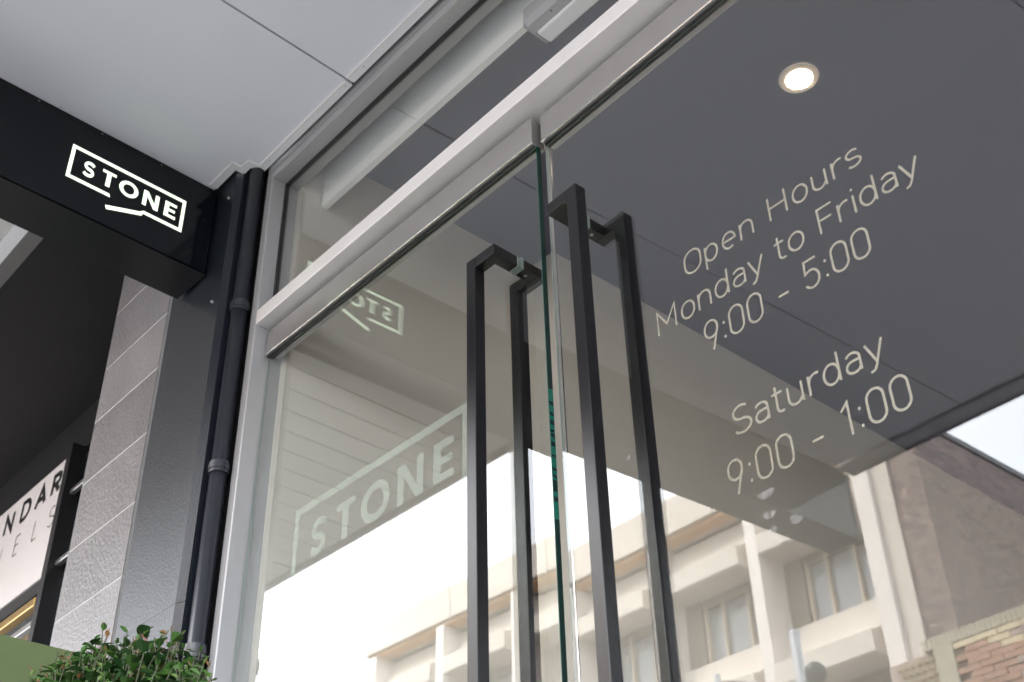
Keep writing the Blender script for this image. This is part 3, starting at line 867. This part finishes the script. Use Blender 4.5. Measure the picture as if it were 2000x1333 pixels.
for i, (p, az, el, s, f) in enumerate(leaves):
    nm = leafmesh(i, f, random.random())
    E_ = Euler((el, random.uniform(-.5, .5), az), 'XYZ')
    if i < 290:
        o = bpy.data.objects.new('leaf', protos[nm]); COL.objects.link(o); o.parent = sh
        o.location = p - loc0; o.rotation_euler = E_; o.scale = (s, s, s)
    else:
        Mx = Matrix.Translation(p) @ E_.to_matrix().to_4x4() @ Matrix.Scale(s, 4)
        g = st_v.setdefault('all', MB()); me = protos[nm]; i0 = len(g.v)
        g.v += [tuple(Mx @ v.co) for v in me.vertices]
        for q in me.polygons: g.f.append(tuple(i0 + k for k in q.vertices)); g.m.append(g.mi(nm))
make('leaf_mass', st_v['all'], None, sh, kind='stuff', smooth=True)

# ================================================================== OFFICE BUILDING across the street (seen in the glass)
YB = -21.0
ob = thing('office_building', 'cream precast concrete office block with vertical fins across the street', 'building', (-22, YB-6, 0))
fx = [-30.86 + k*3.385 for k in range(6)]      # left edge of each fin; the last one is the end pier
XL, XR = -31.05, -13.93
PITCH = 3.32
make('core_wall', MB().box(XL, XR, YB-14, YB-1.45, 0, 16.2), 'recess_wall', ob)
for k in range(4):
    a = XL + k*(XR-XL)/4; b = XL + (k+1)*(XR-XL)/4 - .03
    make('parapet_panel', MB().bbox(a, b, YB-1.2, YB+.02, 15.62, 16.66, .02), 'precast', ob)
make('eaves_soffit', MB().box(XL, XR, YB-.52, YB-.10, 15.50, 15.615), 'wood_soffit', ob)
make('eaves_beam', MB().box(XL, XR, YB-1.45, YB-.53, 15.54, 15.615), 'precast', ob)
make('low_wing', MB().box(XL-.45, XL-.01, YB-10, YB-1.0, 0, 15.75), 'precast', ob, label='lower wall end at the left corner')
pf = MB().box(0, .34, -1.44, .0, 0, 15.60)
for k, x in enumerate(fx[:5]):
    g = MB()
    # fin: a blade whose sides swell back in a quarter round beside each spandrel
    g.box(x, x+.34, YB-1.44, YB-.02, 0, 15.515)
    make('fin', g, 'precast_fin', ob)
# spandrel: concave canted precast panel, repeated for each bay and floor
def spandrel_profile(zl):
    pr = [(-1.44, zl), (-.06, zl), (-.02, zl+.04), (-.02, zl+.52)]
    c = []
    for k in range(10):
        tt = k/9*math.pi/2
        c.append((-.02 - .66*math.sin(tt), zl+.54 + .92*(1-math.cos(tt))))
    return pr + c + [(-1.44, zl+1.46)]
lips = [13.94 - PITCH*k for k in range(4)]
for k in range(5):
    a = fx[k] + .345; b = fx[k+1] - .005
    for j, zl in enumerate(lips):
        g = MB(); pr = spandrel_profile(zl)
        g.prism([(YB+p, z) for p, z in pr], 'x', a+.0, b-.30)
        # chamfered end return beside the next fin
        prc = [(min(p, -.42), z) for p, z in pr]
        g.prism([(YB+p, z) for p, z in prc], 'x', b-.298, b)
        make('spandrel', g, 'precast', ob)
        # window band under the lip
        z1 = zl - .02; z0 = zl - PITCH + 1.47
        wnd = make('window', MB().box(a+.0, a+.55, YB-1.43, YB-.95, z0, z1), 'recess_wall', ob)
        make('pane', MB().box(a+.56, b, YB-1.16, YB-1.13, z0+.02, z1-.24), 'office_glass', wnd)
        make('blind', MB().box(a+.56, b, YB-1.12, YB-1.02, z1-.23, z1), 'recess_wall', wnd)
        for f in (.02, .26, .60):
            xm = a + .55 + f*(b-a-.55)
            make('mullion', MB().box(xm, xm+.055, YB-1.125, YB-1.0, z0, z1-.24 + .12), 'mullion', wnd)
        make('sill', MB().box(a+.1, b, YB-1.11, YB-.90, z0-.005, z0+.06), 'mullion', wnd)

bb = thing('brick_building', 'tall dark brick building beside the cream office block', 'building', (-12, YB-8, 0))
make('end_pier', MB().box(XR+.005, XR+.43, YB-1.0, YB+.04, 0, 15.85), 'precast_fin', bb)
make('pier_return', MB().box(XR+.435, -13.05, YB-1.0, YB-.10, 0, 15.85), 'precast', bb)
make('wall', MB().box(-13.045, -12.29, YB-40, YB-.18, 0, 15.70), 'far_brick', bb)
make('roof_edge', MB().box(-13.10, -12.24, YB-40, YB-.14, 15.705, 15.86), 'dark_frame', bb)

# low decorative brick building in front
pb = thing('brick_parapet_building', 'low building with patterned cream and orange brick parapet', 'building', (-10, YB+3, 0))
YP = YB + .25
make('wall', MB().box(-13.9, -2.0, YP-2.5, YP-.12, 0, 10.12), 'pink_brick', pb)
s0 = None
for k in range(60):                                    # upright coping bricks
    x = -12.95 + k*.115
    if s0 is None: s0 = make('coping_brick', MB().bbox(x, x+.105, YP-.16, YP+.02, 10.125, 10.36, .008, 1), 'tan_coping', pb); x0_ = x
    else: share(s0, 'coping_brick', pb, (x-x0_, 0, random.uniform(-.008, .008)))
make('stone_pillar', MB().bbox(-12.72, -12.28, YP-.115, YP+.03, 7.5, 10.12, .01), 'tan_coping', pb)
random.seed(5)
pr = {}
for row in range(13):                                  # coursed bricks right of the pillar
    z = 10.115 - (row+1)*.135
    off = (row % 2)*.25
    for k in range(8):
        x = -12.27 + off + k*.51
        cream = (k - row*.55) > .2 and row < 9 and (row + k) % 2 == 0 or row == 0
        mtn = 'cream_brick' if cream else ('orange_brick' if (x < -11.2 and row > 0) or random.random() < .3 else 'pink_brick')
        if mtn not in pr:
            pr[mtn] = (make('brick', MB().bbox(x, x+.49, YP-.119, YP-.0, z+.006, z+.129, .006, 1), mtn, pb), x, z)
        else:
            s_, xx, zz_ = pr[mtn]
            share(s_, 'brick', pb, (x-xx, random.uniform(-.01, .03), z-zz_))
s0 = None
for row in range(9):                                   # projecting header bricks left of the pillar
    for k in range(6):
        x = -13.70 + k*.165 + (row % 2)*.08; z = 10.02 - row*.155
        if s0 is None:
            s0 = make('header_brick', MB().prism([(x, YP-.12), (x+.07, YP+.02), (x+.14, YP-.12)], 'z', z-.09, z), 'cream_brick', pb); x0_, z0_ = x, z
        else: share(s0, 'header_brick', pb, (x-x0_, 0, z-z0_))

t = thing('flagpole', 'thin grey pole on the roof of the office block', 'pole', (-30.5, YB-1.0, 16.2))
make('pole', MB().tube((-30.5, YB-.6, 16.2), (-30.5, YB-.6, 21.3), .045, .03, n=10), 'galv', t)
t = thing('street_pole', 'grey steel street pole with a round camera beside it', 'pole', (-8.27, -10, 0))
make('pole', MB().tube((-8.22, -10, -.14), (-8.22, -10, 6.40), .085, .06, n=20), 'galv', t, smooth=True)
make('pole_cap', MB().tube((-8.22, -10, 6.401), (-8.22, -10, 6.43), .064, .050, n=20), 'galv', t)
bm = bmesh.new(); bmesh.ops.create_uvsphere(bm, u_segments=16, v_segments=10, radius=.13)
for v in bm.verts: v.co += Vector((-7.98, -9.95, 5.84))
g = MB(); g.frombm(bm); make('camera_dome', g, 'dark_frame', t, smooth=True)
make('bracket', MB().tube((-8.16, -10, 5.80), (-7.98, -9.95, 5.80), .03, n=8), 'galv', t)
t = thing('street_parasol', 'brown canvas parasol standing out on the street edge', 'umbrella', (-8.5, -9.0, 0))
make('mast', MB().tube((-8.62, -9, -.14), (-8.62, -9, 5.80), .04, n=10), 'galv', t)
g = MB(); ap = (-8.62, -9, 5.72)
for k in range(8):
    a, b = 2*math.pi*k/8, 2*math.pi*(k+1)/8
    p, q = (ap[0]+1.2*math.cos(a), -9+1.2*math.sin(a), 5.31), (ap[0]+1.2*math.cos(b), -9+1.2*math.sin(b), 5.31)
    g.poly([ap, p, q]); g.poly([p, q, (q[0], q[1], 5.22), (p[0], p[1], 5.22)])
make('canopy', g, 'canvas', t)
# more of the street that the glass could show from other angles
t = thing('corner_shop', 'plain rendered building further along the far side of the street', 'building', (4, YB-5, 0))
make('wall', MB().box(-1.9, 14, YB-10, YB+.2, 0, 8.4), 'render_wall', t)
for k in range(5):
    wd = make('window', MB().box(-.6+k*2.8, .9+k*2.8, YB+.2, YB+.26, 4.6, 6.4), 'mullion', t)
    make('pane', MB().box(-.5+k*2.8, .8+k*2.8, YB+.262, YB+.28, 4.7, 6.3), 'office_glass', wd)
